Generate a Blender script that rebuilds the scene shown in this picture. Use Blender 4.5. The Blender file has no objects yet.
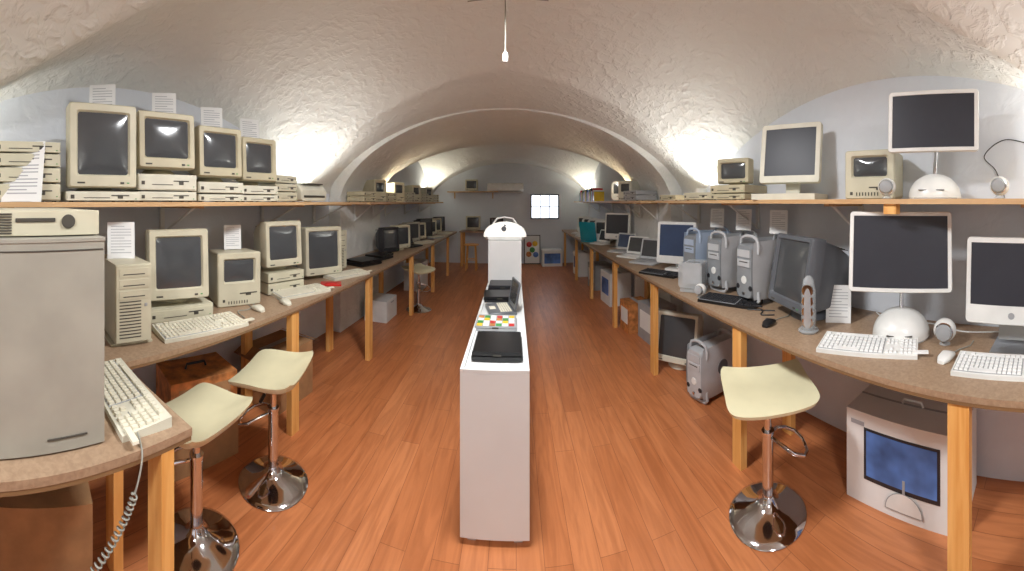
import bpy, math, random
from math import *
from mathutils import Matrix, Vector
random.seed(4)
sc=bpy.context.scene
# ------------------------------------------------------------------ camera (cylindrical panorama)
cd=bpy.data.cameras.new("camera"); cam=bpy.data.objects.new("camera",cd); sc.collection.objects.link(cam)
cam.location=(0,0,1.6); cam.rotation_euler=(pi/2,0,0); sc.camera=cam
cd.lens=14; cd.clip_start=0.02
cd.type='PANO'
cd.panorama_type='CENTRAL_CYLINDRICAL'
cd.central_cylindrical_range_u_min=-514/346
cd.central_cylindrical_range_u_max=510/346
cd.central_cylindrical_range_v_min=-369/346
cd.central_cylindrical_range_v_max=202/346
cd.central_cylindrical_radius=1.0
sc.view_settings.view_transform='Standard'
sc.view_settings.exposure=0.0

# ------------------------------------------------------------------ materials
def S(r,g,b):
    f=lambda c:(c/255/12.92) if c/255<=0.04045 else ((c/255+0.055)/1.055)**2.4
    return (f(r),f(g),f(b),1)
def base(name):
    m=bpy.data.materials.new(name); m.use_nodes=True
    nt=m.node_tree; p=nt.nodes['Principled BSDF']
    return m,nt,p
def mat(name,col,rough=0.5,metal=0.0,var=0.06,scale=6,bump=0.0,emis=None,es=0,alpha=1,trans=0,coat=0,spec=.5):
    m,nt,p=base(name)
    c=S(*col)
    tc=nt.nodes.new('ShaderNodeTexCoord'); n=nt.nodes.new('ShaderNodeTexNoise'); n.inputs['Scale'].default_value=scale; n.inputs['Detail'].default_value=3
    nt.links.new(tc.outputs['Object'],n.inputs['Vector'])
    r=nt.nodes.new('ShaderNodeValToRGB')
    r.color_ramp.elements[0].color=tuple(x*(1-var*2) for x in c[:3])+(1,); r.color_ramp.elements[1].color=tuple(min(1,x*(1+var)) for x in c[:3])+(1,)
    r.color_ramp.elements[0].position=.3; r.color_ramp.elements[1].position=.7
    nt.links.new(n.outputs['Fac'],r.inputs['Fac']); nt.links.new(r.outputs['Color'],p.inputs['Base Color'])
    p.inputs['Roughness'].default_value=rough; p.inputs['Metallic'].default_value=metal; p.inputs['Specular IOR Level'].default_value=spec
    if bump:
        b=nt.nodes.new('ShaderNodeBump'); b.inputs['Strength'].default_value=bump; b.inputs['Distance'].default_value=.01
        nt.links.new(n.outputs['Fac'],b.inputs['Height']); nt.links.new(b.outputs['Normal'],p.inputs['Normal'])
    if emis: p.inputs['Emission Color'].default_value=S(*emis); p.inputs['Emission Strength'].default_value=es
    if alpha<1: p.inputs['Alpha'].default_value=alpha
    if trans: p.inputs['Transmission Weight'].default_value=trans
    if coat: p.inputs['Coat Weight'].default_value=coat
    return m
BEIGE=mat('beige_plastic',(200,194,170),.5); BEIGE2=mat('aged_beige_plastic',(190,181,152),.5)
LBEIGE=mat('light_beige_plastic',(212,208,190),.45); GREYB=mat('greige_metal',(160,156,144),.5)
WHITE=mat('white_plastic',(230,230,226),.3,coat=.2); GREYP=mat('grey_plastic',(160,162,164),.45)
KEY=mat('key_plastic',(222,216,196),.5); KEYW=mat('white_key_plastic',(240,240,238),.4); DARK=mat('dark_plastic',(38,38,42),.4)
BLACK=mat('black_plastic',(18,18,20),.35); SLOT=mat('slot_shadow_plastic',(70,66,58),.6)
SCR=mat('dark_glass_screen',(72,74,76),.16,var=.03,coat=.3); SCRB=mat('black_glass_screen',(54,55,62),.4,var=.03,spec=.3)
SCRBL=mat('blue_lit_screen',(58,72,100),.35,spec=.3)
SILV=mat('silver_plastic',(186,188,190),.3,metal=.05); GRAPH=mat('graphite_plastic',(92,95,100),.3); G4F=mat('smoked_silver_plastic',(134,138,141),.35)
CLEAR=mat('clear_acrylic',(225,230,232),.08,alpha=.35,coat=.5)
CHROME=mat('chrome',(215,215,218),.08,metal=1,var=.01); ALU=mat('aluminium',(185,187,190),.32,metal=.85,var=.02)
SEAT=mat('cream_leatherette',(216,209,174),.4,var=.04)
PLINTH=mat('plinth_white_paint',(218,219,218),.45,var=.02,scale=3)
PAPER=mat('paper',(230,230,228),.8,var=.02); INK=mat('ink',(168,168,172),.8); CARDB=mat('cardboard',(165,125,85),.8,var=.1,scale=12)
TEAL=mat('teal_translucent_plastic',(30,150,170),.2,coat=.5); RED=mat('red_plastic',(190,30,25),.4); YEL=mat('yellow_print',(230,190,40),.5)
ORG=mat('orange_print',(200,130,72),.6,var=.3,scale=14); BLUE=mat('blue_print',(92,134,206),.5,var=.35,scale=4); GREEN=mat('green_print',(60,140,70),.5)
CABLE=mat('grey_cable',(150,150,140),.5); WMETAL=mat('white_metal',(225,225,222),.4)
def wood(name,c1,c2,axis_scale,rough=.45,sc_=1.0):
    m,nt,p=base(name); L=nt.links.new
    tc=nt.nodes.new('ShaderNodeTexCoord'); mp=nt.nodes.new('ShaderNodeMapping'); mp.inputs['Scale'].default_value=axis_scale
    L(tc.outputs['Object'],mp.inputs['Vector']); n=nt.nodes.new('ShaderNodeTexNoise'); n.inputs['Scale'].default_value=sc_; n.inputs['Detail'].default_value=5
    n.inputs['Distortion'].default_value=.6
    L(mp.outputs['Vector'],n.inputs['Vector']); r=nt.nodes.new('ShaderNodeValToRGB')
    r.color_ramp.elements[0].position=.35; r.color_ramp.elements[1].position=.65
    r.color_ramp.elements[0].color=S(*c1); r.color_ramp.elements[1].color=S(*c2)
    L(n.outputs['Fac'],r.inputs['Fac']); L(r.outputs['Color'],p.inputs['Base Color']); p.inputs['Roughness'].default_value=rough
    return m
PINE=wood('pine_wood',(214,150,76),(234,182,110),(25,25,1.5)); PINEH=wood('pine_shelf_wood',(190,150,106),(210,174,130),(25,1.5,25))
TOP=wood('worktop_board',(148,122,98),(166,140,114),(60,60,60),.4)
EDGE=mat('worktop_edge',(128,98,66),.5)
# floor
FLOOR,nt,p=base('laminate_floor'); L=nt.links.new
tc=nt.nodes.new('ShaderNodeTexCoord'); mp=nt.nodes.new('ShaderNodeMapping'); mp.inputs['Rotation'].default_value=(0,0,pi/2)
L(tc.outputs['Object'],mp.inputs['Vector'])
bk=nt.nodes.new('ShaderNodeTexBrick'); bk.inputs['Scale'].default_value=1; bk.inputs['Brick Width'].default_value=1.1; bk.inputs['Row Height'].default_value=.125
bk.inputs['Mortar Size'].default_value=.0012; bk.inputs['Bias'].default_value=0; bk.offset=.37
bk.inputs['Color1'].default_value=S(200,128,82); bk.inputs['Color2'].default_value=S(184,112,68); bk.inputs['Mortar'].default_value=S(140,82,50)
L(mp.outputs['Vector'],bk.inputs['Vector'])
mp2=nt.nodes.new('ShaderNodeMapping'); mp2.inputs['Scale'].default_value=(16,1.6,1); L(tc.outputs['Object'],mp2.inputs['Vector'])
n=nt.nodes.new('ShaderNodeTexNoise'); n.inputs['Scale'].default_value=1.2; n.inputs['Detail'].default_value=6; n.inputs['Distortion'].default_value=1.5; L(mp2.outputs['Vector'],n.inputs['Vector'])
rp=nt.nodes.new('ShaderNodeValToRGB'); rp.color_ramp.elements[0].position=.34; rp.color_ramp.elements[1].position=.62
rp.color_ramp.elements[0].color=(.74,.67,.61,1); rp.color_ramp.elements[1].color=(1.03,1.03,1.02,1); L(n.outputs['Fac'],rp.inputs['Fac'])
mx=nt.nodes.new('ShaderNodeMix'); mx.data_type='RGBA'; mx.blend_type='MULTIPLY'; mx.inputs[0].default_value=.8
L(bk.outputs['Color'],mx.inputs[6]); L(rp.outputs['Color'],mx.inputs[7]); L(mx.outputs[2],p.inputs['Base Color'])
p.inputs['Roughness'].default_value=.34
# plaster
def plaster(name,col,strength,dist,scale):
    m,nt,p=base(name); L=nt.links.new
    tc=nt.nodes.new('ShaderNodeTexCoord')
    v=nt.nodes.new('ShaderNodeTexNoise'); v.inputs['Scale'].default_value=scale; v.inputs['Detail'].default_value=3; v.inputs['Distortion'].default_value=.5
    w=nt.nodes.new('ShaderNodeTexNoise'); w.inputs['Scale'].default_value=2.0; w.inputs['Detail'].default_value=2
    L(tc.outputs['Object'],v.inputs['Vector']); L(tc.outputs['Object'],w.inputs['Vector'])
    a=nt.nodes.new('ShaderNodeMath'); a.operation='ADD'; mu=nt.nodes.new('ShaderNodeMath'); mu.operation='MULTIPLY'; mu.inputs[1].default_value=3.0
    L(w.outputs['Fac'],mu.inputs[0]); L(mu.outputs[0],a.inputs[0])
    cr_=nt.nodes.new('ShaderNodeMapRange'); cr_.inputs[1].default_value=.45; cr_.inputs[2].default_value=.7; cr_.inputs[4].default_value=.5; L(v.outputs['Fac'],cr_.inputs[0]); L(cr_.outputs[0],a.inputs[1])
    b=nt.nodes.new('ShaderNodeBump'); b.inputs['Strength'].default_value=strength; b.inputs['Distance'].default_value=dist
    L(a.outputs[0],b.inputs['Height']); L(b.outputs['Normal'],p.inputs['Normal'])
    r=nt.nodes.new('ShaderNodeValToRGB'); c=S(*col); r.color_ramp.elements[0].color=tuple(x*.93 for x in c[:3])+(1,); r.color_ramp.elements[1].color=c
    L(v.outputs['Fac'],r.inputs['Fac']); L(r.outputs['Color'],p.inputs['Base Color']); p.inputs['Roughness'].default_value=.85
    return m
CEIL=plaster('vault_plaster',(227,228,224),.6,.022,15); WALL=plaster('wall_plaster',(220,225,232),.4,.008,9)

# ------------------------------------------------------------------ mesh builder
class B:
    def __init__(s): s.v=[];s.f=[];s.m=[];s.mats=[];s.M=Matrix.Identity(4)
    def mi(s,m):
        if m not in s.mats: s.mats.append(m)
        return s.mats.index(m)
    def add(s,vs,fs,m):
        o=len(s.v); s.v+=[tuple(s.M@Vector(v)) for v in vs]
        for i,f in enumerate(fs):
            s.f.append([o+k for k in f]); s.m.append(s.mi(m[i] if isinstance(m,list) else m))
    def box(s,c,d,m,taper=1.0,rot=None):
        x,y,z=[k/2 for k in d]; t=taper
        vs=[(-x,-y,-z),(x,-y,-z),(x,y,-z),(-x,y,-z),(-x*t,-y*t,z),(x*t,-y*t,z),(x*t,y*t,z),(-x*t,y*t,z)]
        if rot is not None: vs=[tuple(rot@Vector(v)) for v in vs]
        vs=[(a+c[0],b+c[1],e+c[2]) for a,b,e in vs]
        s.add(vs,[(0,3,2,1),(4,5,6,7),(0,1,5,4),(1,2,6,5),(2,3,7,6),(3,0,4,7)],m)
    def lathe(s,prof,m,c=(0,0,0),n=32,axis='Z'):
        vs=[];fs=[]
        for r,z in prof:
            for i in range(n):
                a=2*pi*i/n; p=(r*cos(a),r*sin(a),z)
                if axis=='Y': p=(p[0],p[2],p[1])
                if axis=='X': p=(p[2],p[0],p[1])
                vs.append((p[0]+c[0],p[1]+c[1],p[2]+c[2]))
        for j in range(len(prof)-1):
            for i in range(n):
                k=(i+1)%n; fs.append((j*n+i,j*n+k,(j+1)*n+k,(j+1)*n+i))
        fs.append(tuple(range(n))); fs.append(tuple((len(prof)-1)*n+i for i in range(n)))
        s.add(vs,fs,m)
    def cyl(s,c,r,h,m,axis='Z',n=24): s.lathe([(r,-h/2),(r,h/2)],m,c,n,axis)
    def loft(s,secs,m,n=4):
        vs=[];N=4*(n+1)
        for (y,w,h,r,xc,zc) in secs:
            r=min(r,w/2*.98,h/2*.98)
            for q,(sx,sz) in enumerate([(1,1),(-1,1),(-1,-1),(1,-1)]):
                for i in range(n+1):
                    a=q*pi/2+i/n*pi/2
                    vs.append((xc+sx*(w/2-r)+r*cos(a),y,zc+sz*(h/2-r)+r*sin(a)))
        fs=[];ms=[]
        K=len(secs)
        for j in range(K-1):
            for i in range(N):
                k=(i+1)%N; fs.append((j*N+i,j*N+k,(j+1)*N+k,(j+1)*N+i)); ms.append(m[j] if isinstance(m,list) else m)
        fs.append(tuple(range(N))); ms.append(m[0] if isinstance(m,list) else m)
        fs.append(tuple((K-1)*N+i for i in range(N))); ms.append(m[-1] if isinstance(m,list) else m)
        s.add(vs,fs,ms)
    def tube(s,pts,r,m,n=8,closed=False):
        P=[Vector(p) for p in pts]; vs=[];fs=[];K=len(P); up=None
        for i,p in enumerate(P):
            if closed: t=(P[(i+1)%K]-P[i-1]).normalized()
            else: t=(P[min(i+1,K-1)]-P[max(i-1,0)]).normalized()
            if up is None:
                up=Vector((0,0,1)) if abs(t.z)<.9 else Vector((1,0,0))
            a=t.cross(up)
            if a.length<1e-4: a=t.cross(Vector((0,1,0.1)))
            a.normalize(); b=a.cross(t).normalized(); up=b
            for j in range(n): vs.append(tuple(p+r*(cos(2*pi*j/n)*a+sin(2*pi*j/n)*b)))
        R=K if closed else K-1
        for i in range(R):
            i2=(i+1)%K
            for j in range(n): fs.append((i*n+j,i*n+(j+1)%n,i2*n+(j+1)%n,i2*n+j))
        if not closed: fs.append(tuple(range(n))); fs.append(tuple((K-1)*n+j for j in range(n)))
        s.add(vs,fs,m)
    def keys(s,x0,y0,w,d,rows,cols,z,m,slope=0,h=.008,skip=None):
        uw=w/cols; ud=d/rows
        for r in range(rows):
            c=0
            while c<cols:
                span=1
                if r==0 and c==3: span=min(6,cols-c-3) if cols>11 else 4
                if span<1: span=1
                x=x0+(c+span/2)*uw; y=y0+(r+.5)*ud
                if not(skip and skip(r,c)):
                    s.box((x,y,z+slope*(r+.5)*ud+h/2),(uw*span-.003,ud-.003,h),m,taper=.84 if span==1 else .96)
                c+=span
def make(name,b,loc=(0,0,0),rz=0,bevel=0,ang=35,scale=1):
    me=bpy.data.meshes.new(name); me.from_pydata(b.v,[],b.f); 
    for m in b.mats: me.materials.append(m)
    me.polygons.foreach_set('material_index',b.m)
    import bmesh
    bm=bmesh.new(); bm.from_mesh(me); bmesh.ops.recalc_face_normals(bm,faces=bm.faces); bm.to_mesh(me); bm.free()
    me.shade_smooth(); me.set_sharp_from_angle(angle=radians(ang)); me.update()
    o=bpy.data.objects.new(name,me); sc.collection.objects.link(o)
    o.location=loc; o.rotation_euler=(0,0,radians(rz)); o.scale=(scale,)*3
    if bevel:
        md=o.modifiers.new('bevel','BEVEL'); md.width=bevel; md.segments=2; md.limit_method='ANGLE'; md.angle_limit=radians(50); md.harden_normals=True
    return o
RX=lambda a:Matrix.Rotation(radians(a),4,'X'); RY=lambda a:Matrix.Rotation(radians(a),4,'Y'); RZ=lambda a:Matrix.Rotation(radians(a),4,'Z'); T=lambda x,y,z:Matrix.Translation((x,y,z))

# ------------------------------------------------------------------ room
XL,XR=-2.2,1.97; XC=(XL+XR)/2; A=(XR-XL)/2; Y0,Y1=-2.4,9.0
def ceil_h(x,y):
    t=min(1,abs((x-XC)/A)); rise=1.02-.11*min(1,max(0,(y-2.0)/1.7)); main=1.70+rise*max(0,1-t*t)**.68
    best=main
    yc=1.2+.85*(1-t**3); crown=2.79-.39*t**4; R=2.4+.9*t**6
    d=abs(y-yc)
    if d<R*.95 and y<3.75: best=max(best,crown-(R-sqrt(R*R-d*d)))
    if y>=4.9:
        yc=7.0; crown=2.82-.15*t**3; R=2.4; d=abs(y-yc)
        if d<2.1: best=max(best,crown-(R-sqrt(R*R-d*d)))
    return best
NX=110; NYc=420; ys=[Y0+i*(Y1-Y0)/NYc for i in range(NYc+1)]
vs=[];fs=[]
for y in ys:
    for i in range(NX+1):
        x=XC+A*sin(-pi/2+pi*i/NX); vs.append((x,y,ceil_h(x,y)))
for j in range(NYc):
    for i in range(NX): k=j*(NX+1)+i; fs.append((k,k+1,k+NX+2,k+NX+1))
me=bpy.data.meshes.new('ceiling'); me.from_pydata(vs,[],fs); me.materials.append(CEIL); me.shade_smooth(); o=bpy.data.objects.new('ceiling',me); sc.collection.objects.link(o)
def slab(name,c,d,m,bevel=0):
    b=B(); b.box((0,0,0),d,m); return make(name,b,c,0,bevel)
slab('floor',((XL+XR)/2,(Y0+Y1)/2,-.05),(XR-XL+.2,Y1-Y0+.2,.1),FLOOR)
slab('wall_left',(XL-.05,(Y0+Y1)/2,1.4),(.1,Y1-Y0,2.8),WALL)
slab('wall_right',(XR+.05,(Y0+Y1)/2,1.4),(.1,Y1-Y0,2.8),WALL)
slab('wall_back',(XC,Y1+.05,1.4),(XR-XL+.2,.1,2.9),WALL)
slab('wall_front',(XC,Y0-.05,1.4),(XR-XL+.2,.1,2.9),WALL)
# transverse arch with piers
PY0,PY1=3.72,5.0; PL,PR=-2.04,1.81
b=B(); vs=[];fs=[]; N=48; xc=(PL+PR)/2; a=(PR-PL)/2
prof=[(PL,0.0),(PL,1.0)]+[(xc+a*sin(-pi/2+pi*i/N),1.64+.955*max(0,cos(-pi/2+pi*i/N))**1.22) for i in range(N+1)]+[(PR,1.0),(PR,0.0)]
K=len(prof)
for y in (PY0,PY1):
    for x,z in prof: vs.append((x,y,z))
for i in range(K-1): fs.append((i,i+1,K+i+1,K+i))
for y in (PY0,PY1):
    o0=len(vs)
    for x,z in prof: vs.append((x,y,z))
    for x,z in prof:
        if z<=1.64: vs.append((XL if x<XC else XR,y,z))
        else: vs.append((x,y,2.95))
    for i in range(K-1): fs.append((o0+i,o0+i+1,o0+K+i+1,o0+K+i))
b.add(vs,fs,CEIL); make('trim_1',b,ang=50)

# ------------------------------------------------------------------ furniture
HT=.88
def bench(segs,legs,near=None):
    b=B()
    for (x0,x1,y0,y1) in segs:
        b.box(((x0+x1)/2,(y0+y1)/2,HT-.0125),(x1-x0,y1-y0,.025),TOP); b.box(((x0+x1)/2,(y0+y1)/2,HT-.0325),(x1-x0-.004,y1-y0-.004,.015),EDGE)
    for (x,y,*r) in legs:
        b.box((x,y,(HT-.04)/2),(.045,.085,HT-.04) if not r else (.085,.045,HT-.04),PINE)
    return b
segs=[(1.24,1.965,-.7,3.715),(1.24,1.80,3.715,5.005),(1.24,1.965,5.005,8.95)]
legs=[(1.275,y) for y in (-.5,.37,1.67,2.97,4.25,5.6,7.0,8.6)]+[(1.72,y) for y in (1.69,4.25,5.6,7.0,8.6)]
make('workbench',bench(segs,legs))
segs=[(-2.195,-1.40,.66,3.715),(-2.03,-1.40,3.715,5.005),(-2.195,-1.40,5.005,8.4),(-2.195,-.885,-.7,.66)]
legs=[(-1.435,y) for y in (1.93,3.22,4.7,6.0,7.4)]+[(-1.90,y) for y in (1.95,3.22,4.7,6.0,7.4)]+[(-.93,.57,1),(-1.38,.61,1),(-.93,-.5)]
make('workbench',bench(segs,legs))
def shelf(x0,x1,y0,y1,side,brs,z=1.6):
    b=B(); b.box(((x0+x1)/2,(y0+y1)/2,z-.0125),(x1-x0,y1-y0,.025),PINEH)
    for y in brs:
        xw=x0+.01 if side<0 else x1-.01; s=1 if side<0 else -1; dl=(x1-x0)*.8
        b.box((xw+s*dl/2,y,z-.033),(dl,.035,.016),PINEH); b.box((xw,y,z-.14),(.02,.035,.22),WMETAL)
        b.tube([(xw+s*.01,y,z-.23),(xw+s*dl*.85,y,z-.035)],.009,WMETAL,6)
    if side>0 and y0<0: b.box((x0+.04,.80,z-.05),(.045,.07,.05),PINE)
    return make('long_shelf',b)
shelf(-2.195,-1.60,-.7,3.55,-1,[.2,1.35,2.45,3.35])
shelf(-2.035,-1.68,3.8,4.95,-1,[4.1,4.7])
shelf(-2.195,-1.72,5.05,8.3,-1,[5.6,6.7,7.8])
shelf(1.50,1.965,-.7,3.55,1,[.15,1.25,2.3,3.3],1.615)
shelf(1.45,1.805,3.8,4.95,1,[4.1,4.7],1.615)
shelf(1.5,1.965,5.05,8.6,1,[5.6,6.7,7.8],1.615)
SL,SRZ=1.60,1.615

# ------------------------------------------------------------------ device builders
def crt(w=.34,h=.33,d=.38,ft=.04,m=BEIGE,scr=SCR,tilt=0,side=.028,bot=.05,top=.028,logo=True):
    b=B()
    if ft>0:
        b.lathe([(w*.30,0),(w*.32,.008),(w*.30,ft*.5),(w*.2,ft+.02)],m,n=24)
    b.M=T(0,0,ft)@RX(-tilt); zc=h/2; sw=w-2*side; sh=h-top-bot; sz=bot+sh/2; f=-d/2
    b.loft([(d/2,w*.5,h*.5,.02,0,zc-.01),(d/2-.03,w*.62,h*.6,.02,0,zc-.008),(d*.05,w*.86,h*.84,.02,0,zc),(f+.10,w*.95,h*.95,.015,0,zc),(f+.095,w,h,.015,0,zc),(f+.012,w,h,.015,0,zc),(f,w-.014,h-.014,.012,0,zc),
        (f,sw,sh,.012,0,sz),(f+.014,sw-.016,sh-.016,.014,0,sz),(f+.008,sw*.8,sh*.8,.03,0,sz),(f+.004,sw*.5,sh*.5,.05,0,sz),(f+.002,sw*.12,sh*.12,.02,0,sz)],
        [m]*8+[scr]*4)
    b.box((w*.36,f-.001,bot*.42),(.012,.004,.006),GREEN); b.box((w*.27,f-.001,bot*.42),(.02,.006,.01),SLOT)
    b.box((-w*.33,f-.001,bot*.42),(.04,.003,.008),SLOT)
    for k in range(5): b.box((0,d*.12+k*.025,zc+h*.42-.004*k),(w*.5,.008,.006),SLOT)
    return b
def pizza(w=.36,h=.08,d=.36,m=BEIGE,b=None,z=0):
    b=b or B(); 
    b.box((0,0,z+h/2+.004),(w,d,h-.008),m); f=-d/2
    b.box((0,f-.002,z+h*.5),(w-.01,.006,h*.72),m)
    b.box((w*.22,f-.006,z+h*.62),(.10,.004,.006),SLOT); b.box((w*.22,f-.0055,z+h*.50),(.03,.004,.02),SLOT)
    b.box((-w*.1,f-.006,z+h*.4),(w*.35,.003,.004),SLOT); b.box((-w*.42,f-.006,z+h*.5),(.02,.003,.02),SLOT)
    b.box((w*.44,f-.006,z+h*.3),(.008,.003,.005),GREEN)
    for x in (-1,1):
        for y in (-1,1): b.cyl((x*w*.42,y*d*.42,z+.003),.012,.006,DARK,n=10)
    return b
def tower(w=.19,h=.42,d=.40,m=BEIGE):
    b=B(); b.box((0,0,h/2+.01),(w,d,h-.02),m); f=-d/2
    b.box((0,f-.004,h/2+.01),(w-.006,.012,h-.03),m)
    for k in range(12): b.box((-w*.1,f-.0105,h*.12+k*.016),(w*.6,.003,.006),SLOT)
    for k in range(3): b.box((0,f-.011,h*.9-k*.055),(w*.82,.004,.044),m); 
    for k in range(3): b.box((0,f-.0125,h*.9-k*.055-.008),(w*.6,.004,.005),SLOT)
    b.box((w*.33,f-.011,h*.5),(.016,.004,.016),GREYP); b.box((0,0,.006),(w+.03,d*.9,.012),m)
    return b
def compact(w=.25,h=.34,d=.28,m=BEIGE,scr=SCR):
    b=B(); f=-d/2; sw,sh=w*.74,h*.46; sz=h*.66; zc=h/2
    b.loft([(d/2,w*.86,h*.86,.02,0,zc),(d/2-.05,w*.97,h*.97,.02,0,zc),(f+.01,w,h,.015,0,zc),(f,w-.014,h-.014,.012,0,zc),(f,sw,sh,.012,0,sz),(f+.016,sw-.02,sh-.02,.014,0,sz),(f+.009,sw*.7,sh*.7,.03,0,sz),(f+.006,sw*.1,sh*.1,.01,0,sz)],[m]*5+[scr]*3)
    b.box((w*.2,f-.001,h*.24),(w*.4,.004,.007),SLOT); b.box((w*.2,f-.0005,h*.22),(w*.12,.004,.018),SLOT)
    b.box((-w*.36,f-.001,h*.12),(.016,.003,.018),SLOT)
    for k in range(8): b.box((-w*.25+k*w*.06,f-.001,.03),(.006,.003,.02),SLOT)
    return b
def keyboard(w=.44,d=.165,m=LBEIGE,k=KEY,z=.018):
    b=B(); f=-d/2; hb=.034
    b.add([(-w/2,f,0),(w/2,f,0),(w/2,-f,0),(-w/2,-f,0),(-w/2,f,z),(w/2,f,z),(w/2,-f,hb),(-w/2,-f,hb)],[(0,3,2,1),(4,5,6,7),(0,1,5,4),(1,2,6,5),(2,3,7,6),(3,0,4,7)],m)
    sl=(hb-z)/d; y0=f+.012; zz=z+sl*.012
    b.box((-w/2+.01+w*.32,0.0-.012,(z+hb)/2-.001),(w*.65,d-.045,.004),GREYP,rot=Matrix.Rotation(atan(sl),3,'X'))
    b.keys(-w/2+.01,y0,w*.64,d-.05,5,14,zz,k,sl)
    b.keys(-w/2+.01+w*.66,y0,w*.12,d-.05,5,3,zz,k,sl,skip=lambda r,c:r==2 or (r==1 and c!=1))
    b.keys(-w/2+.01+w*.80,y0,w*.165,d-.05,5,4,zz,k,sl)
    b.keys(-w/2+.01,y0+d-.045,w*.92,.02,1,18,zz+sl*(d-.045),k,sl,skip=lambda r,c:c in(1,))
    return b
def mouse(m=LBEIGE):
    b=B(); b.loft([(.055,.03,.012,.006,0,.006),(.045,.05,.024,.012,0,.012),(.01,.062,.036,.016,0,.018),(-.03,.058,.028,.013,0,.014),(-.052,.035,.014,.007,0,.007)],m)
    b.tube([(0,.055,.006),(.01,.12,.005),(.04,.18,.005),(.03,.24,.005)],.003,CABLE,6); return b
def lcdpanel(b,w,h,t,m,scr,side=.02,bot=.02,top=.02):
    f=-t/2; sz=(bot-top)/2; sw=w-2*side; sh=h-top-bot
    b.loft([(t/2,w-.02,h-.02,.02,0,0),(t/2-.008,w,h,.02,0,0),(f+.006,w,h,.02,0,0),(f,w-.008,h-.008,.016,0,0),(f,sw,sh,.003,0,sz),(f+.003,sw-.002,sh-.002,.002,0,sz)],[m]*4+[m,scr])
def domecomp(pw=.46,ph=.34,pz=.58,tilt=4,r=.137,yaw=0):
    b=B(); pr=[(r*.97,0),(r,.01)]+[(r*cos(a*pi/2/10),.012+r*.88*sin(a*pi/2/10)) for a in range(0,10)]+[(.012,.012+r*.88)]
    b.lathe(pr,WHITE,n=40); b.lathe([(r*.98,.0),(r*1.005,.006),(r*.98,.012)],CLEAR,n=40)
    b.box((0,-r+.014,.045),(.13,.012,.004),SLOT)
    top=.012+r*.86; b.tube([(0,0,top),(0,.035,top+(pz-top)*.35),(0,.06,top+(pz-top)*.75),(0,.03,pz)],.011,CHROME,12); b.tube([(0,.035,pz),(0,-.05,pz)],.016,CHROME,12)
    b.M=T(0,-.07,pz)@RZ(yaw)@RX(-tilt); lcdpanel(b,pw,ph,.028,WHITE,SCRB,.022,.022,.022)
    b.lathe([(.045,0),(.05,.012)],WHITE,(0,.012,0),24,'Y')
    return b
def ballspeaker(r=.05):
    b=B(); b.lathe([(.02,0),(.03,.004),(.012,.02)],CLEAR,n=20)
    b.lathe([(r*sin(a*pi/12),-r*cos(a*pi/12)+.015+r) for a in range(1,12)],WHITE,n=24)
    b.lathe([(r*.72,0),(r*.6,-.012),(r*.2,-.016)],GREYP,(0,-r*.78,.015+r),20,'Y'); b.lathe([(r*.74,0),(r*.82,.006),(r*.74,.012)],CHROME,(0,-r*.72,.015+r),20,'Y')
    return b
def g4tower(front=G4F,w=.22,h=.42,d=.44,side=SILV):
    b=B(); z0=.045
    b.loft([(d/2,w*.72,h-.05,.03,0,z0+h/2-.02),(d/2-.02,w*.78,h-.04,.035,0,z0+h/2-.02),(-d/2+.03,w*.78,h-.04,.035,0,z0+h/2-.02),(-d/2,w*.7,h-.06,.04,0,z0+h/2-.02)],front)
    for sx in (-1,1):
        vs=[];fs=[]; NY,NZ=12,12
        for i in range(NY+1):
            for j in range(NZ+1):
                u=i/NY*2-1; v=j/NZ*2-1
                bulge=.028*(1-u*u*.8)*(1-v*v*.5)
                vs.append((sx*(w*.39+bulge),u*d/2*(1-.06*abs(v)**2),z0-.01+h/2+v*(h/2-.005)*(1-.04*u*u)))
        for i in range(NY):
            for j in range(NZ): k=i*(NZ+1)+j; fs.append((k,k+1,k+NZ+2,k+NZ+1))
        b.add(vs,fs,side)
        b.lathe([(.06,0),(.058,.003)],GRAPH,(sx*(w*.39+.0285)-(.002 if sx>0 else 0),0,z0+h/2),24,'X')
    for y in (-d/2+.05,d/2-.05):
        b.tube([(-w*.42,y,h-.06),(-w*.44,y,h),(-w*.36,y,h+.04),(-w*.18,y,h+.056),(0,y,h+.06),(w*.18,y,h+.056),(w*.36,y,h+.04),(w*.44,y,h),(w*.42,y,h-.06)],.012,side,10)
        b.tube([(-w*.42,y,.10),(-w*.46,y,.04),(-w*.36,y,.014),(-w*.2,y,.012),(w*.2,y,.012),(w*.36,y,.014),(w*.46,y,.04),(w*.42,y,.10)],.012,side,10)
    f=-d/2-.002
    b.box((0,f,h*.80+z0-.02),(w*.6,.008,.05),side); b.box((0,f,h*.64+z0-.02),(w*.6,.008,.05),side); b.box((0,f-.004,h*.66+z0-.02),(w*.4,.004,.006),SLOT)
    b.lathe([(.028,0),(.026,-.004)],WHITE,(0,f+.002,h*.42),24,'Y'); b.lathe([(.013,0),(.011,-.006)],CHROME,(0,f,h*.2),16,'Y')
    for sx in(-.3,.3): b.lathe([(.02,0),(.018,-.003)],DARK,(sx*w,f+.004,h*.3),16,'Y')
    return b
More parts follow.
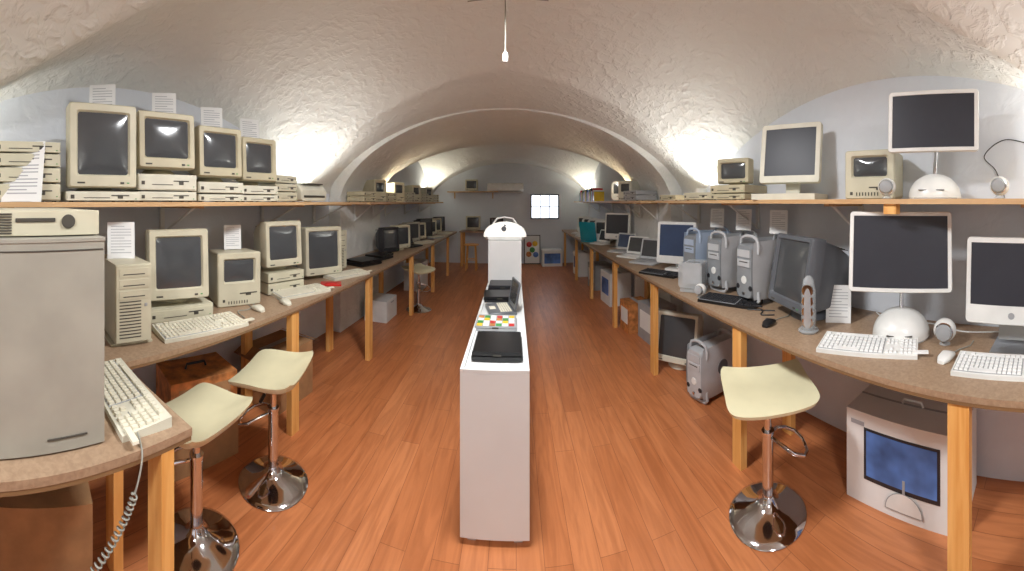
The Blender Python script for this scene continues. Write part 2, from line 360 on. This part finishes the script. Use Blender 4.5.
def laptop(w=.3,d=.24,m=DARK,ang=105,scr=SCR,kb=BLACK,t=.028):
    b=B(); b.loft([(d/2,w-.01,t*.8,.01,0,t/2),(d/2-.01,w,t,.01,0,t/2),(-d/2+.01,w,t*.9,.01,0,t/2),(-d/2,w-.01,t*.6,.008,0,t/2)],m)
    if ang>0:
        b.keys(-w*.44,-d*.08,w*.88,d*.42,5,13,t+.0005,kb,0,.003); b.box((0,-d*.3,t+.001),(w*.28,d*.22,.002),kb)
        b.M=T(0,d/2-.012,t+.002)@RX(90-ang)@T(0,0,d/2); lcdpanel(b,w,d,.016,m,scr,.02,.03,.02)
    else:
        b.loft([(d/2,w-.01,t*.6,.008,0,t*1.3+.001),(-d/2,w-.01,t*.6,.008,0,t*1.3+.001)],m); b.box((0,-d/2,t*1.1),(.04,.006,.008),SLOT)
    return b
def card(w=.14,h=.2,tilt=8,lines=10,pic=None):
    b=B(); b.M=RX(-tilt); b.box((0,0,h/2),(w,.003,h),PAPER)
    for k in range(lines):
        lw=w*(.75 if k%4 else .5); b.box((-(w*.75-lw)/2,-.002,h*.88-k*h*.8/lines),(lw,.001,h*.018),INK)
    b.M=Matrix.Identity(4); b.box((0,.02,.004),(w*.5,.05,.004),PAPER)
    return b
def imac_egg(m=TEAL):
    b=B(); d=.42; f=-d/2; w,h=.38,.38
    b.loft([(d/2,.06,.06,.03,0,.15),(d/2-.05,.18,.17,.08,0,.16),(d/2-.16,.3,.28,.12,0,.185),(f+.1,.37,.36,.12,0,.2),(f+.05,w,h,.10,0,.2),(f+.02,w,h,.08,0,.2),(f,w-.03,h-.03,.07,0,.2),(f,.29,.22,.02,0,.25),(f+.012,.275,.205,.02,0,.25),(f+.006,.12,.09,.03,0,.25)],[m,m,m,m,WHITE,WHITE,WHITE,WHITE,SCR,SCR])
    b.box((0,f-.002,.09),(.14,.004,.006),SLOT); b.tube([(-.12,-.05,.012),(0,-.16,.012),(.12,-.05,.012)],.012,m,8)
    return b
def slabcomp():
    b=B(); b.box((0,.03,.004),(.2,.2,.008),ALU); b.box((0,.11,.16),(.17,.008,.3),ALU,rot=Matrix.Rotation(radians(-14),3,'X'))
    b.M=T(0,0,.335)@RX(-4); lcdpanel(b,.46,.42,.05,WHITE,SCRB,.024,.09,.026); b.lathe([(.016,0),(.015,-.003)],GREYP,(0,-.025,-.165),20,'Y')
    return b
def put(name,b,x,y,z,rz,bevel=0,s=1): return make(name,b,(x,y,z),rz,bevel,scale=s)
CRT='crt_monitor'
def stack(w,d,hs,m):
    b=B(); z=0
    for i,h in enumerate(hs): pizza(w,h,d,m,b,z); z+=h
    return b,z
# ---- left upper shelf
put(CRT,crt(.37,.44,.40,.02,BEIGE,SCR,0,.04,.06,.04),-1.87,.70,SL+.055,84)
put('desktop_computer',pizza(.40,.055,.40,LBEIGE),-1.87,.70,SL,84,.003)
for (x,y,w,h,hs,ang) in [(-1.87,1.12,.36,.33,(.06,.10),80),(-1.88,1.55,.33,.33,(.05,.08),78),(-1.89,1.95,.31,.32,(.05,.07),76)]:
    s_,z_=stack(w+.01,.36,hs,LBEIGE); put('desktop_computer',s_,x,y,SL,ang,.003)
    put(CRT,crt(w,h,.36,.03,BEIGE2,SCR,2,.035,.055,.035),x,y,SL+z_,ang)
for k,(x,y,z) in enumerate([(-1.95,.78,SL+.515),(-1.93,1.21,SL+.52),(-1.93,1.62,SL+.49),(-1.93,2.02,SL+.47)]): put('label_card',card(.16,.21,6),x,y,z-.005,62)
b,_=stack(.24,.3,(.08,.07,.07),BEIGE); put('external_drive',b,-1.9,2.30,SL,80,.003)
b=B(); b.loft([(.17,.38,.15,.02,0,.085),(-.12,.38,.15,.02,0,.085),(-.17,.36,.10,.03,0,.06)],LBEIGE); b.box((0,-.1,.165),(.28,.12,.01),SLOT); b.box((0,-.172,.05),(.3,.01,.02),SLOT); put('desktop_printer',b,-1.9,2.68,SL,84,.004)
b,_=stack(.34,.36,(.09,.08,.07,.06),BEIGE); put('desktop_computer',b,-1.87,.28,SL,90,.003)
put('label_card',card(.20,.32,18,14),-1.64,.24,SL,66)
b,_=stack(.3,.3,(.1,.1,.12),BEIGE2); put('external_drive',b,-1.85,-.12,SL,90,.003)
# ---- left bench
b=B(); b.box((0,0,.30),(.63,.60,.60),GREYB); b.box((0,0,.604),(.635,.605,.012),GREYB)
b.box((.2,-.302,.04),(.12,.003,.006),SLOT); b.box((0,-.301,.575),(.62,.003,.004),SLOT)
for k in range(4): b.cyl(((-1)**k*.25,(-1 if k<2 else 1)*.24,-.0),.02,.012,DARK,n=10)
put('server_cabinet',b,-1.255,.075,HT+.006,90,.006)
b=B(); b.box((0,0,.04),(.60,.50,.074),BEIGE)
for k in range(8): b.box((-.02,-.252,.012+k*.008),(.10,.004,.004),SLOT)
b.lathe([(.022,0),(.02,-.004)],SLOT,(.2,-.252,.045),20,'Y'); b.box((.1,-.252,.05),(.12,.004,.012),SLOT)
for sx in(-.2,.2): b.box((sx,0,.0015),(.03,.3,.004),DARK)
put('desktop_computer',b,-1.25,.09,HT+.617,90,.006)
put('computer_tower',tower(.19,.41,.36,BEIGE),-1.72,.81,HT,82,.004)
put('label_card',card(.15,.2,4),-1.72,.80,HT+.41,70)
b=pizza(.42,.09,.38,BEIGE); put('desktop_computer',b,-1.89,1.24,HT,76,.003)
put(CRT,crt(.38,.42,.40,.035,BEIGE,SCR,3,.04,.06,.04),-1.89,1.24,HT+.09,72)
put('keyboard',keyboard(.52,.20),-1.54,1.21,HT,80,.0)
put('keyboard',keyboard(.46,.17),-1.16,.54,HT,-4,.0)
put('computer_mouse',mouse(),-1.55,1.70,HT,80)
put('compact_computer',compact(.32,.37,.30,BEIGE),-1.84,1.74,HT,66)
put('label_card',card(.13,.18,4),-1.86,1.76,HT+.37,60)
b,z_=stack(.34,.36,(.09,.08),BEIGE); put('desktop_computer',b,-1.84,2.22,HT,72,.003)
put(CRT,crt(.34,.36,.36,.03,BEIGE,SCR,3,.035,.05,.035),-1.85,2.22,HT+z_,70)
put('keyboard',keyboard(.46,.18),-1.57,2.22,HT,70); put('computer_mouse',mouse(),-1.50,1.93,HT,70)
put(CRT,crt(.40,.45,.40,.03,BEIGE,SCR,2,.035,.06,.035),-1.86,2.86,HT,62)
put('computer_tower',tower(.16,.42,.36,BEIGE),-1.92,3.24,HT,76,.004)
put('keyboard',keyboard(.46,.17),-1.56,2.98,HT,70)
b=B(); b.box((0,0,.008),(.18,.12,.016),RED); b.box((0,0,.018),(.1,.07,.006),RED); put('floppy_box',b,-1.52,2.60,HT,30,.002)
put('laptop',laptop(.34,.27,BLACK,0,t=.04),-1.68,3.62,HT,70)
put('laptop',laptop(.3,.24,BLACK,0,t=.04),-1.66,4.05,HT,80)
put(CRT,crt(.3,.34,.26,.03,DARK,SCR,2),-1.75,4.5,HT,60)
put(CRT,crt(.33,.34,.26,.03,BEIGE,SCR,2),-1.74,4.95,HT,60)
put('laptop',laptop(.3,.22,DARK,105),-1.62,5.35,HT,70)
for i,(y,w,h,m) in enumerate([(5.8,.33,.34,GREYB),(6.25,.3,.3,BEIGE),(6.7,.35,.36,DARK),(7.15,.3,.3,BEIGE),(7.6,.34,.32,BEIGE2),(8.05,.3,.34,DARK)]): 
    put(CRT,crt(w,h,.34,.03,m,SCR,2),-1.85,y,HT,58); 
    if i%2==0: put('keyboard',keyboard(.4,.15,GREYP if m==DARK else LBEIGE),-1.55,y+.05,HT,70)
# left far shelf
for y,kind in [(3.95,'p'),(4.35,'c'),(4.75,'p')]:
    if kind=='c': put('compact_computer',compact(.24,.3,.24,BEIGE2),-1.86,y,SL,70)
    else:
        b,_=stack(.28,.26,(.07,.06),BEIGE2); put('desktop_computer',b,-1.86,y,SL,80,.003)
for i,y in enumerate([5.4,5.9,6.4,6.9,7.4,7.9]):
    if i%2: b,_=stack(.32,.3,(.06,.06,.05),BEIGE); put('desktop_computer',b,-1.95,y,SL,80,.003)
    else: put('compact_computer',compact(.24,.32,.26,BEIGE),-1.95,y,SL,65)
# ---- right upper shelf
put('dome_computer',domecomp(.47,.32,.40,3,.14),1.73,.64,SRZ,-78)
put('ball_speaker',ballspeaker(.048),1.60,.86,SRZ,-70); put('ball_speaker',ballspeaker(.048),1.66,.28,SRZ,-90)
put('compact_computer',compact(.30,.28,.26,BEIGE),1.80,1.04,SRZ,-78)
b=B(); b.box((0,0,.02),(.44,.34,.04),LBEIGE); b.box((0,.05,.12),(.10,.03,.18),LBEIGE); b.M=T(0,0,.32)@RX(-8); lcdpanel(b,.44,.42,.05,LBEIGE,SCRB,.035,.05,.035); put('flat_panel_monitor',b,1.72,1.67,SRZ,-66,.0)
b,z_=stack(.34,.34,(.05,.07),BEIGE2); put('desktop_computer',b,1.75,2.30,SRZ,-72,.003); put(CRT,crt(.29,.2,.26,.015,BEIGE2,SCR,0,.03,.03,.03),1.75,2.30,SRZ+z_,-62)
b,z_=stack(.38,.34,(.07,),BEIGE); put('desktop_computer',b,1.75,2.74,SRZ,-78,.003)
b,z_=stack(.30,.3,(.06,),BEIGE2); put('desktop_computer',b,1.76,3.42,SRZ,-80,.003)
# ---- right bench
put('flat_panel_computer',slabcomp(),1.68,.22,HT,-92)
put('keyboard',keyboard(.44,.17,WHITE,KEYW),1.46,.22,HT,-88); put('computer_mouse',mouse(WHITE),1.50,.50,HT,-100)
put('dome_computer',domecomp(.54,.42,.46,6,.155),1.69,.82,HT,-68)
put('ball_speaker',ballspeaker(.058),1.66,.56,HT,-80)
put('keyboard',keyboard(.48,.19,WHITE,KEYW),1.45,.88,HT,-68)
b=B(); b.lathe([(.055,0),(.06,.01),(.05,.02)],CLEAR,n=28)
b.lathe([(.036,.02),(.042,.06),(.040,.22),(.03,.29),(.012,.31)],CLEAR,n=28)
for k in range(4): b.lathe([(.03,0),(.026,-.008),(.008,-.004)],GREYP,(0,-.028,.06+k*.058),18,'Y'); b.lathe([(.031,0),(.034,-.004),(.031,-.008)],CHROME,(0,-.028,.06+k*.058),18,'Y')
put('stick_speaker',b,1.45,1.27,HT,-60)
put('label_card',card(.15,.22,10),1.66,1.22,HT,-60)
put('computer_mouse',mouse(BLACK),1.36,1.50,HT,-70)
put('keyboard',keyboard(.44,.165,BLACK,DARK),1.44,2.0,HT,-62)
put(CRT,crt(.42,.44,.42,.05,GRAPH,SCR,10,.03,.05,.03),1.68,1.45,HT-.004,-104)
put('computer_tower',g4tower(d=.44),1.71,1.91,HT,-88); put('computer_tower',g4tower(),1.72,2.33,HT,-84); put('computer_tower',g4tower(G4F,side=mat('blue_white_plastic',(165,180,200),.3)),1.72,2.74,HT,-82)
for x,y,z in [(1.82,1.90,HT+.478),(1.82,2.33,HT+.478),(1.82,2.74,HT+.478)]: put('label_card',card(.14,.18,5),x,y,z,-60)
b=B(); b.loft([(.1,.2,.2,.025,0,.14),(-.1,.2,.2,.025,0,.14)],CLEAR); b.box((0,0,.15),(.15,.15,.16),GREYP); b.box((0,0,.02),(.18,.18,.03),CLEAR); b.box((0,0,.2305),(.1,.02,.003),SLOT); put('cube_computer',b,1.40,2.44,HT,-50,.003)
put('ball_speaker',ballspeaker(.045),1.34,2.24,HT,-60)
b=B(); b.box((0,.03,.012),(.22,.2,.024),WHITE); b.box((0,.06,.08),(.06,.05,.12),WHITE); b.M=T(0,0,.29)@RX(-5); lcdpanel(b,.44,.44,.06,WHITE,SCRBL,.03,.08,.03); put('flat_panel_computer',b,1.66,3.26,HT,-50)
put('keyboard',keyboard(.42,.15,BLACK,DARK),1.40,3.12,HT,-60)
put('laptop',laptop(.34,.25,SILV,105,SCR,GREYP),1.52,3.78,HT,-55); put('laptop',laptop(.32,.24,WHITE,108,SCR,KEYW),1.5,4.25,HT,-55)
put('laptop',laptop(.32,.24,SILV,105,SCRBL,GREYP),1.5,4.72,HT,-55)
put('flat_panel_computer',slabcomp(),1.62,5.25,HT,-50)
put('laptop',laptop(.3,.22,WHITE,110,SCR,KEYW),1.45,5.72,HT,-60)
for y,m in [(6.2,GREYP),(6.75,TEAL),(7.3,BLUE),(7.9,TEAL)]: put('egg_computer',imac_egg(m),1.7,y,HT,-30)
for y in (6.5,7.05,7.6): put('keyboard',keyboard(.38,.14,WHITE,KEYW),1.42,y,HT,-70)
put('laptop',laptop(.36,.34,TEAL,100,TEAL,WHITE),1.44,6.12,HT+.0,130)
put('egg_computer',imac_egg(TEAL),1.72,5.4,SRZ,-20,s=.8)
cols=[YEL,TEAL,WHITE,RED,BLUE,PAPER,GREEN,DARK,ORG]
b=B(); y=0
for k in range(34):
    w=.03+random.random()*.03; h=.18+random.random()*.10; b.box((y+w/2,0,h/2),(w-.002,.20,h),cols[k%9]); y+=w
put('software_box_row',b,1.66,6.6,SRZ,90)
b,z_=stack(.34,.3,(.07,.06),GREYP); put('desktop_computer',b,1.60,4.2,SRZ,-80,.003)
put('compact_computer',compact(.24,.28,.24,LBEIGE),1.62,4.65,SRZ,-60)
# loose cables lying along the back of the benches
def loose(name,path,m,r=.004):
    P=[Vector(p) for p in path]; n_=len(P)-1; pts=[]
    for k in range(60):
        t=k/59; i=min(int(t*n_),n_-1); f=t*n_-i; p0=P[max(i-1,0)];p1=P[i];p2=P[i+1];p3=P[min(i+2,n_)]
        pts.append(.5*((2*p1)+(p2-p0)*f+(2*p0-5*p1+4*p2-p3)*f*f+(3*p1-p0-3*p2+p3)*f**3))
    b=B(); b.tube(pts,r,m,6); make(name,b)
zb=HT+.005
loose('power_cable',[(1.94,1.12,zb),(1.88,1.0,zb),(1.90,.7,zb),(1.84,.5,zb),(1.92,.2,zb)],WMETAL)
loose('power_cable',[(1.50,1.60,zb),(1.44,1.66,zb),(1.50,1.72,zb),(1.44,1.80,zb),(1.56,1.66,zb)],BLACK)
loose('power_cable',[(1.955,.30,SRZ+.006),(1.955,.35,SRZ+.16),(1.955,.42,SRZ+.25),(1.955,.30,SRZ+.34),(1.955,.12,SRZ+.30)],BLACK,.003)
loose('power_cable',[(-2.16,1.0,zb),(-2.10,1.4,zb),(-2.15,1.6,zb),(-2.08,2.0,zb),(-2.15,2.5,zb)],BLACK)
loose('power_cable',[(-1.50,1.52,zb),(-1.62,1.58,zb),(-1.60,1.66,zb),(-1.66,1.78,zb)],CABLE,.003)
# ---- under benches
def imbox():
    b=B(); b.box((0,0,.24),(.64,.34,.48),PAPER); b.box((0,-.172,.27),(.42,.003,.27),DARK); b.box((0,-.174,.275),(.39,.003,.235),BLUE)
    pr=[(.02+.105*cos(a*pi/16),.04+.10*sin(a*pi/16)) for a in range(17)]
    b.add([(x,-.1775,z) for x,z in pr],[tuple(range(17))],GREYP); b.box((.02,-.176,.17),(.014,.003,.07),GREYP)
    pr=[(.02+.098*cos(a*pi/16),.045+.092*sin(a*pi/16)) for a in range(17)]
    b.add([(x,-.1785,z) for x,z in pr],[tuple(range(17))],WHITE); b.box((-.25,-.172,.42),(.08,.003,.02),INK)
    b.box((0,0,.482),(.64,.012,.003),GREYP); b.tube([(-.06,0,.485),(-.05,0,.51),(.05,0,.51),(.06,0,.485)],.008,WHITE,8); return b
put('computer_shipping_box',imbox(),1.735,.77,0,-88,.0)
put(CRT,crt(.44,.46,.40,.05,LBEIGE,SCR,10,.03,.05,.03),1.60,3.02,0,-52)
put('computer_tower',g4tower(SILV),1.58,2.44,0,-76)
for (x,y,w,d,h,m) in [(1.62,3.70,.4,.3,.42,GREYP),(1.5,4.1,.3,.3,.36,ORG),(1.6,5.3,.45,.35,.5,PAPER),(1.6,6.3,.45,.35,.45,GREYP),(1.55,7.5,.5,.4,.5,PAPER)]:
    b=B(); b.box((0,0,h/2),(w,d,h),m); b.box((0,-d/2-.002,h*.55),(w*.7,.003,h*.5),BLUE if m==PAPER else PAPER); b.box((0,0,h+.001),(w,.05,.002),GREYP); put('storage_box',b,x,y,0,-86,.003)
b=B(); b.box((0,0,.22),(.46,.36,.44),CARDB); b.box((0,0,.442),(.46,.05,.003),GREYB)
for s_ in(-1,1): b.box((s_*.28,0,.43),(.12,.34,.004),CARDB,rot=Matrix.Rotation(radians(s_*25),3,'Y'))
put('cardboard_box',b,-1.80,2.22,0,86)
b=B(); b.box((0,0,.14),(.46,.34,.28),CARDB); b.box((0,0,.282),(.46,.04,.003),GREYB); put('cardboard_box',b,-1.78,1.34,0,82)
b=B(); b.box((0,0,.13),(.44,.3,.26),ORG); b.box((0,-.152,.14),(.34,.003,.15),CARDB); b.lathe([(.05,0),(.045,-.004)],RED,(-.08,-.153,.14),20,'Y'); b.box((.08,-.154,.14),(.14,.003,.03),INK); b.tube([(-.07,0,.26),(-.06,0,.29),(.06,0,.29),(.07,0,.26)],.008,DARK,8); put('printed_carton',b,-1.76,1.34,.285,76,.003)
b=B(); b.box((0,0,.2),(.5,.5,.38),CARDB); b.box((0,0,.392),(.5,.05,.003),GREYB); put('cardboard_box',b,-1.6,.28,-.008,80)
for (y,w,h) in [(4.45,.4,.28),(6.2,.5,.5)]:
    b=B(); b.box((0,0,h/2),(w,.32,h),WMETAL); b.box((0,-.162,h/2),(w-.04,.004,h-.04),PLINTH); b.box((0,-.168,h*.85),(.1,.01,.012),GREYP); put('storage_cabinet',b,-1.80,y,0,90,.003)
# ---- coiled cable hanging from keyboard
pts=[]; path=[Vector(p) for p in [(-1.02,.50,HT+.03),(-.94,.49,HT+.02),(-.87,.47,HT-.02),(-.86,.42,.74),(-.875,.32,.60),(-.91,.18,.48),(-.96,.02,.40),(-1.0,-.15,.38)]]
def cr(P,t):
    n=len(P)-1; i=min(int(t*n),n-1); f=t*n-i; p0=P[max(i-1,0)];p1=P[i];p2=P[i+1];p3=P[min(i+2,n)]
    return .5*((2*p1)+(p2-p0)*f+(2*p0-5*p1+4*p2-p3)*f*f+(3*p1-p0-3*p2+p3)*f**3)
NT=900
for i in range(NT+1):
    t=i/NT; c=cr(path,t); tg=(cr(path,min(1,t+.002))-cr(path,max(0,t-.002))).normalized(); a_=tg.cross(Vector((.3,1,.2))).normalized(); b_=tg.cross(a_)
    r_=.009 if t>.38 else 0; ph=i*2*pi/11; pts.append(c+r_*(cos(ph)*a_+sin(ph)*b_))
b=B(); b.tube(pts,.0028,CABLE,5); make('coiled_cable',b)

# ---- bar stools
def stool(h=0.0,W=.44,D=.38,foot=0):
    b=B(); b.lathe([(.196,0),(.2,.006),(.195,.012),(.17,.022),(.12,.038),(.07,.056),(.04,.08),(.031,.10)],CHROME,n=48)
    z=h
    b.cyl((0,0,.25),.029,.34,CHROME); b.lathe([(.019,.40),(.019,.595+z)],CHROME,n=24); b.lathe([(.033,.41),(.035,.42),(.033,.43)],CHROME,n=24)
    b.M=RZ(foot)
    pts=[(-.025,-.02,.40),(-.07,-.06,.39),(-.105,-.11,.365),(-.10,-.165,.34),(-.05,-.195,.325),(0,-.20,.32),(.05,-.195,.325),(.10,-.165,.34),(.105,-.11,.365),(.07,-.06,.39),(.025,-.02,.40)]
    b.tube(pts,.009,CHROME,10)
    b.tube([(0,0,.575+z),(.09,0,.57+z),(.17,.0,.555+z)],.005,CHROME,8); b.tube([(.13,0,.563+z),(.18,0,.552+z)],.010,BLACK,8)
    b.M=Matrix.Identity(4)
    b.lathe([(.025,.55+z),(.06,.572+z),(.10,.588+z),(.10,.594+z)],DARK,n=24)
    N=20; vt=[];fs=[]
    def P(u,v,off):
        x=u*W/2; y=v*D/2
        k=max(abs(u),abs(v)); l=(abs(u)**9+abs(v)**9)**(1/9) or 1; x*=k/l; y*=k/l
        z_=.632+z+.035*max(0,v)**2.5+.022*abs(u)**2.5-.02*max(0,-v)**3
        e=max(0,k-.85)/.15
        return (x*(1-.03*off*e),y*(1-.03*off*e),z_-off*.038*(1-.55*e))
    for off in (0,1):
        for i in range(N+1):
            for j in range(N+1): vt.append(P(i/N*2-1,j/N*2-1,off))
    M_=(N+1)**2
    for i in range(N):
        for j in range(N):
            k=i*(N+1)+j; fs.append((k,k+1,k+N+2,k+N+1)); fs.append((M_+k,M_+k+N+1,M_+k+N+2,M_+k+1))
    for i in range(N):
        for (p,q) in [(i,i+1),(N*(N+1)+i,N*(N+1)+i+1),(i*(N+1),(i+1)*(N+1)),(i*(N+1)+N,(i+1)*(N+1)+N)]: fs.append((p,q,M_+q,M_+p))
    b.add(vt,fs,SEAT); return b
put('bar_stool',stool(.005,.46,.37,86),1.19,1.32,0,-28); put('bar_stool',stool(-.02),-1.28,.98,0,-82); put('bar_stool',stool(0,.46,.38),-1.27,1.52,0,-72); put('bar_stool',stool(),-1.40,4.95,0,60,s=.95)
# ---- central plinth
b=B(); PW=.325; px=-.09; pf=1.60; pb=3.35; pc=(pf+pb)/2; pl=pb-pf
b.box((px,pc,.415),(PW,pl,.77),PLINTH)
b.box((px-PW/2+.009,pc,.81),(.018,pl,.02),PLINTH); b.box((px+PW/2-.009,pc,.81),(.018,pl,.02),PLINTH); b.box((px,pf+.009,.81),(PW-.036,.018,.02),PLINTH); b.box((px,pb-.009,.81),(PW-.036,.018,.02),PLINTH)
for x in(-.11,.11):
    for y in (pf+.045,pb-.05): b.box((px+x,y,.015),(.04,.04,.03),ALU)
make('display_plinth',b,bevel=.002); PT=.80
b=B(); b.box((0,0,.61),(.325,.5,1.22),PLINTH); b.box((0,0,.03),(.33,.505,.05),PLINTH); make('display_plinth',b,(-.09,3.62,0),0,.004)
put('laptop',laptop(.26,.27,BLACK,0,t=.034),-.085,1.85,PT,0)
b=laptop(.27,.22,GREYP,0,t=.02); 
b.M=Matrix.Identity(4)
for i in range(6):
    for j in range(4): b.box((-.1+i*.04,-.085+j*.05,.0345),(.034,.04,.003),[YEL,RED,GREEN,PAPER,PAPER,PAPER,ORG][(i*3+j*2)%7])
put('laptop',b,-.115,2.24,PT,0)
put('laptop',laptop(.26,.21,GRAPH,100,SCR,KEY),-.10,2.54,PT,-78,s=.95)
put('laptop',laptop(.26,.22,BLACK,0,t=.03),-.12,2.85,PT,4)
put('laptop',laptop(.26,.22,DARK,0,t=.04),-.10,3.15,PT,0)
# white clamshell on tall plinth
b=B(); GLOW=mat('glowing_white_lid',(240,240,236),.25,emis=(255,250,240),es=.5,coat=.4)  # lid brightness put in as emission, not a lamp
b.loft([(.15,.34,.03,.015,0,.02),(.10,.40,.04,.02,0,.02),(-.12,.40,.04,.02,0,.02),(-.17,.34,.03,.015,0,.02)],WHITE)
NN=28; vs=[]
P=[]
for i in range(NN+1):
    a=pi*i/NN; P.append((.215*cos(a)*(1-.12*sin(a)),.035+.15*sin(a)**.7))
o0=len(P)
for y in (-.17,-.15): vs+=[(x*(1 if y>-.16 else .95),y,.035+(z-.035)*(1 if y>-.16 else .97)) for x,z in P]
vs.append((0,-.185,.11)); 
fs=[(i,i+1,o0+i+1,o0+i) for i in range(o0-1)]+[tuple(range(o0,2*o0))]+[(i,i+1,2*o0) for i in range(o0-1)]+[(0,o0,2*o0-1,o0-1)]+[(o0-1,0,2*o0)]
b.add(vs,fs,GLOW); b.lathe([(.026,0),(.024,-.004)],GRAPH,(-.01,-.183,.115),20,'Y'); b.lathe([(.01,0),(.009,-.004)],GRAPH,(.0,-.183,.15),12,'Y')
b.tube([(-.12,-.15,.16),(-.08,-.15,.215),(0,-.15,.23),(.08,-.15,.215),(.12,-.15,.16)],.008,WHITE,8)
put('clamshell_laptop',b,-.09,3.60,1.22,0)
# ---- back wall
b=B(); b.loft([(.12,.93,.24,.03,0,.13),(-.05,.93,.25,.04,0,.13),(-.11,.9,.16,.05,0,.15)],WMETAL); b.box((0,-.10,.045),(.8,.03,.012),SLOT); put('air_conditioner',b,-.22,8.87,1.83,0)
b=B(); WIN=mat('bright_window_glass',(240,245,255),.3,emis=(235,242,255),es=2.5)
b.box((0,0,0),(.74,.05,.64),DARK); b.box((0,-.027,0),(.68,.004,.58),WIN)
for x in(-.12,.12): b.box((x,-.032,0),(.02,.01,.6),DARK)
b.box((0,-.032,.0),(.7,.01,.02),DARK); put('window_1',b,.80,8.97,1.48,0)
b=B(); b.box((0,0,.37),(.42,.03,.74),DARK); b.box((0,-.017,.37),(.38,.004,.70),PAPER)
for k,(x,z,c) in enumerate([(-.08,.5,RED),(.07,.52,YEL),(0,.36,GREEN),(-.09,.25,ORG),(.09,.24,BLUE)]): b.lathe([(.07,0),(.065,-.003)],c,(x,-.019,z),16,'Y')
o=put('framed_poster',b,.47,8.90,0.005,0); o.rotation_euler=(radians(-4),0,0)
b=B(); b.box((0,0,HT-.02),(1.3,.5,.03),TOP)
for x in(-.6,.6):
    for y in (-.2,.2): b.box((x,y,(HT-.035)/2),(.06,.05,HT-.035),PINE)
put('workbench',b,-.70,8.72,0,0)
put(CRT,crt(.36,.34,.34,.03,BEIGE,SCR,2),-1.02,8.72,HT-.005,0); put(CRT,crt(.33,.3,.3,.03,DARK,SCR,2),-.45,8.72,HT-.005,10)
b=B(); b.box((0,0,.0),(1.3,.3,.025),PINEH)
for x in(-.5,.5): b.box((x,.12,-.09),(.03,.03,.16),PINEH)
put('long_shelf',b,-1.05,8.84,1.86,0)
put(CRT,crt(.32,.28,.24,.02,BEIGE,SCR,0),-1.08,8.84,1.8725,0)
b=B(); 
for k in range(4):
    a=pi/4+k*pi/2; b.tube([(.17*cos(a),.17*sin(a),0),(.13*cos(a),.13*sin(a),.58)],.014,PINE,8)
b.lathe([(.17,.58),(.18,.59),(.17,.61)],PINE,n=24); b.tube([(.15*cos(a*pi/2+pi/4),.15*sin(a*pi/2+pi/4),.25) for a in range(4)],.009,PINE,8,True); put('wooden_stool',b,-1.0,8.1,0,0)
put('storage_box',(lambda b:(b.box((0,0,.2),(.5,.35,.4),PAPER),b.box((0,-.177,.2),(.4,.003,.25),BLUE),b)[2])(B()),.95,8.7,0,0,.003)
# ---- ceiling cable
b=B(); zc=ceil_h(-.05,2.0); b.tube([(0,0,zc+.02),(0,0,2.46)],.004,CABLE,6); b.lathe([(.014,0),(.018,.03),(.014,.05),(.005,.06)],WMETAL,(0,0,2.41),16)
b.tube([(-.22,0,zc-.02),(-.1,0,zc-.012),(0,0,zc-.01),(.12,0,zc-.012),(.25,0,zc-.02)],.003,CABLE,6); make('ceiling_cable_drop',b,(-.05,2.0,0))

# ------------------------------------------------------------------ lights
def uplight(x,y,z,e,col):
    b=B(); b.lathe([(.035,0),(.045,.005),(.065,.12),(.060,.12),(.040,.012),(.01,.012)],WMETAL,n=24); make('uplight_lamp',b,(x,y,z))
    l=bpy.data.lights.new('uplight_bulb','POINT'); l.energy=e; l.color=col; l.shadow_soft_size=.025
    o=bpy.data.objects.new('uplight_bulb',l); o.location=(x,y,z+.075); sc.collection.objects.link(o)
COOL=(1,.99,.94); WARM=(1,.76,.46); WY=(1,.92,.74)
for x,y,z,e,c in [(-2.03,2.98,SL,38,COOL),(1.81,3.02,SRZ,38,COOL),(-2.03,-.40,SL,44,COOL),(1.81,-.30,SRZ,44,COOL),
                  (-1.93,4.93,SL,13,WARM),(1.71,4.9,SRZ,13,WARM),(-2.06,5.15,SL,20,WY),(1.84,5.15,SRZ,20,WY),(-2.06,8.22,SL,34,WY),(1.85,8.5,SRZ,34,WY)]:
    uplight(x,y,z,e,c)
def fill_lamp(x,y,z,e,r,col=(.97,.985,1)):  # added fill light with an invented fixture, kept out of view
    b=B(); b.lathe([(r,0),(r,.03),(r*.6,.05)],WMETAL,n=32); make('added_fill_fixture',b,(x,y,z+.004))
    l=bpy.data.lights.new('added_fill_light','AREA'); l.shape='DISK'; l.size=r*1.9; l.energy=e; l.color=col
    o=bpy.data.objects.new('added_fill_light',l); o.location=(x,y,z-.002); sc.collection.objects.link(o)
fill_lamp(-.1,1.5,2.67,62,.2); fill_lamp(-.1,-1.0,2.55,52,.25); fill_lamp(-.1,5.22,2.67,110,.16)
w=bpy.data.worlds.new("world"); sc.world=w; w.use_nodes=True; w.node_tree.nodes['Background'].inputs[0].default_value=(.8,.85,1,1); w.node_tree.nodes['Background'].inputs[1].default_value=.3
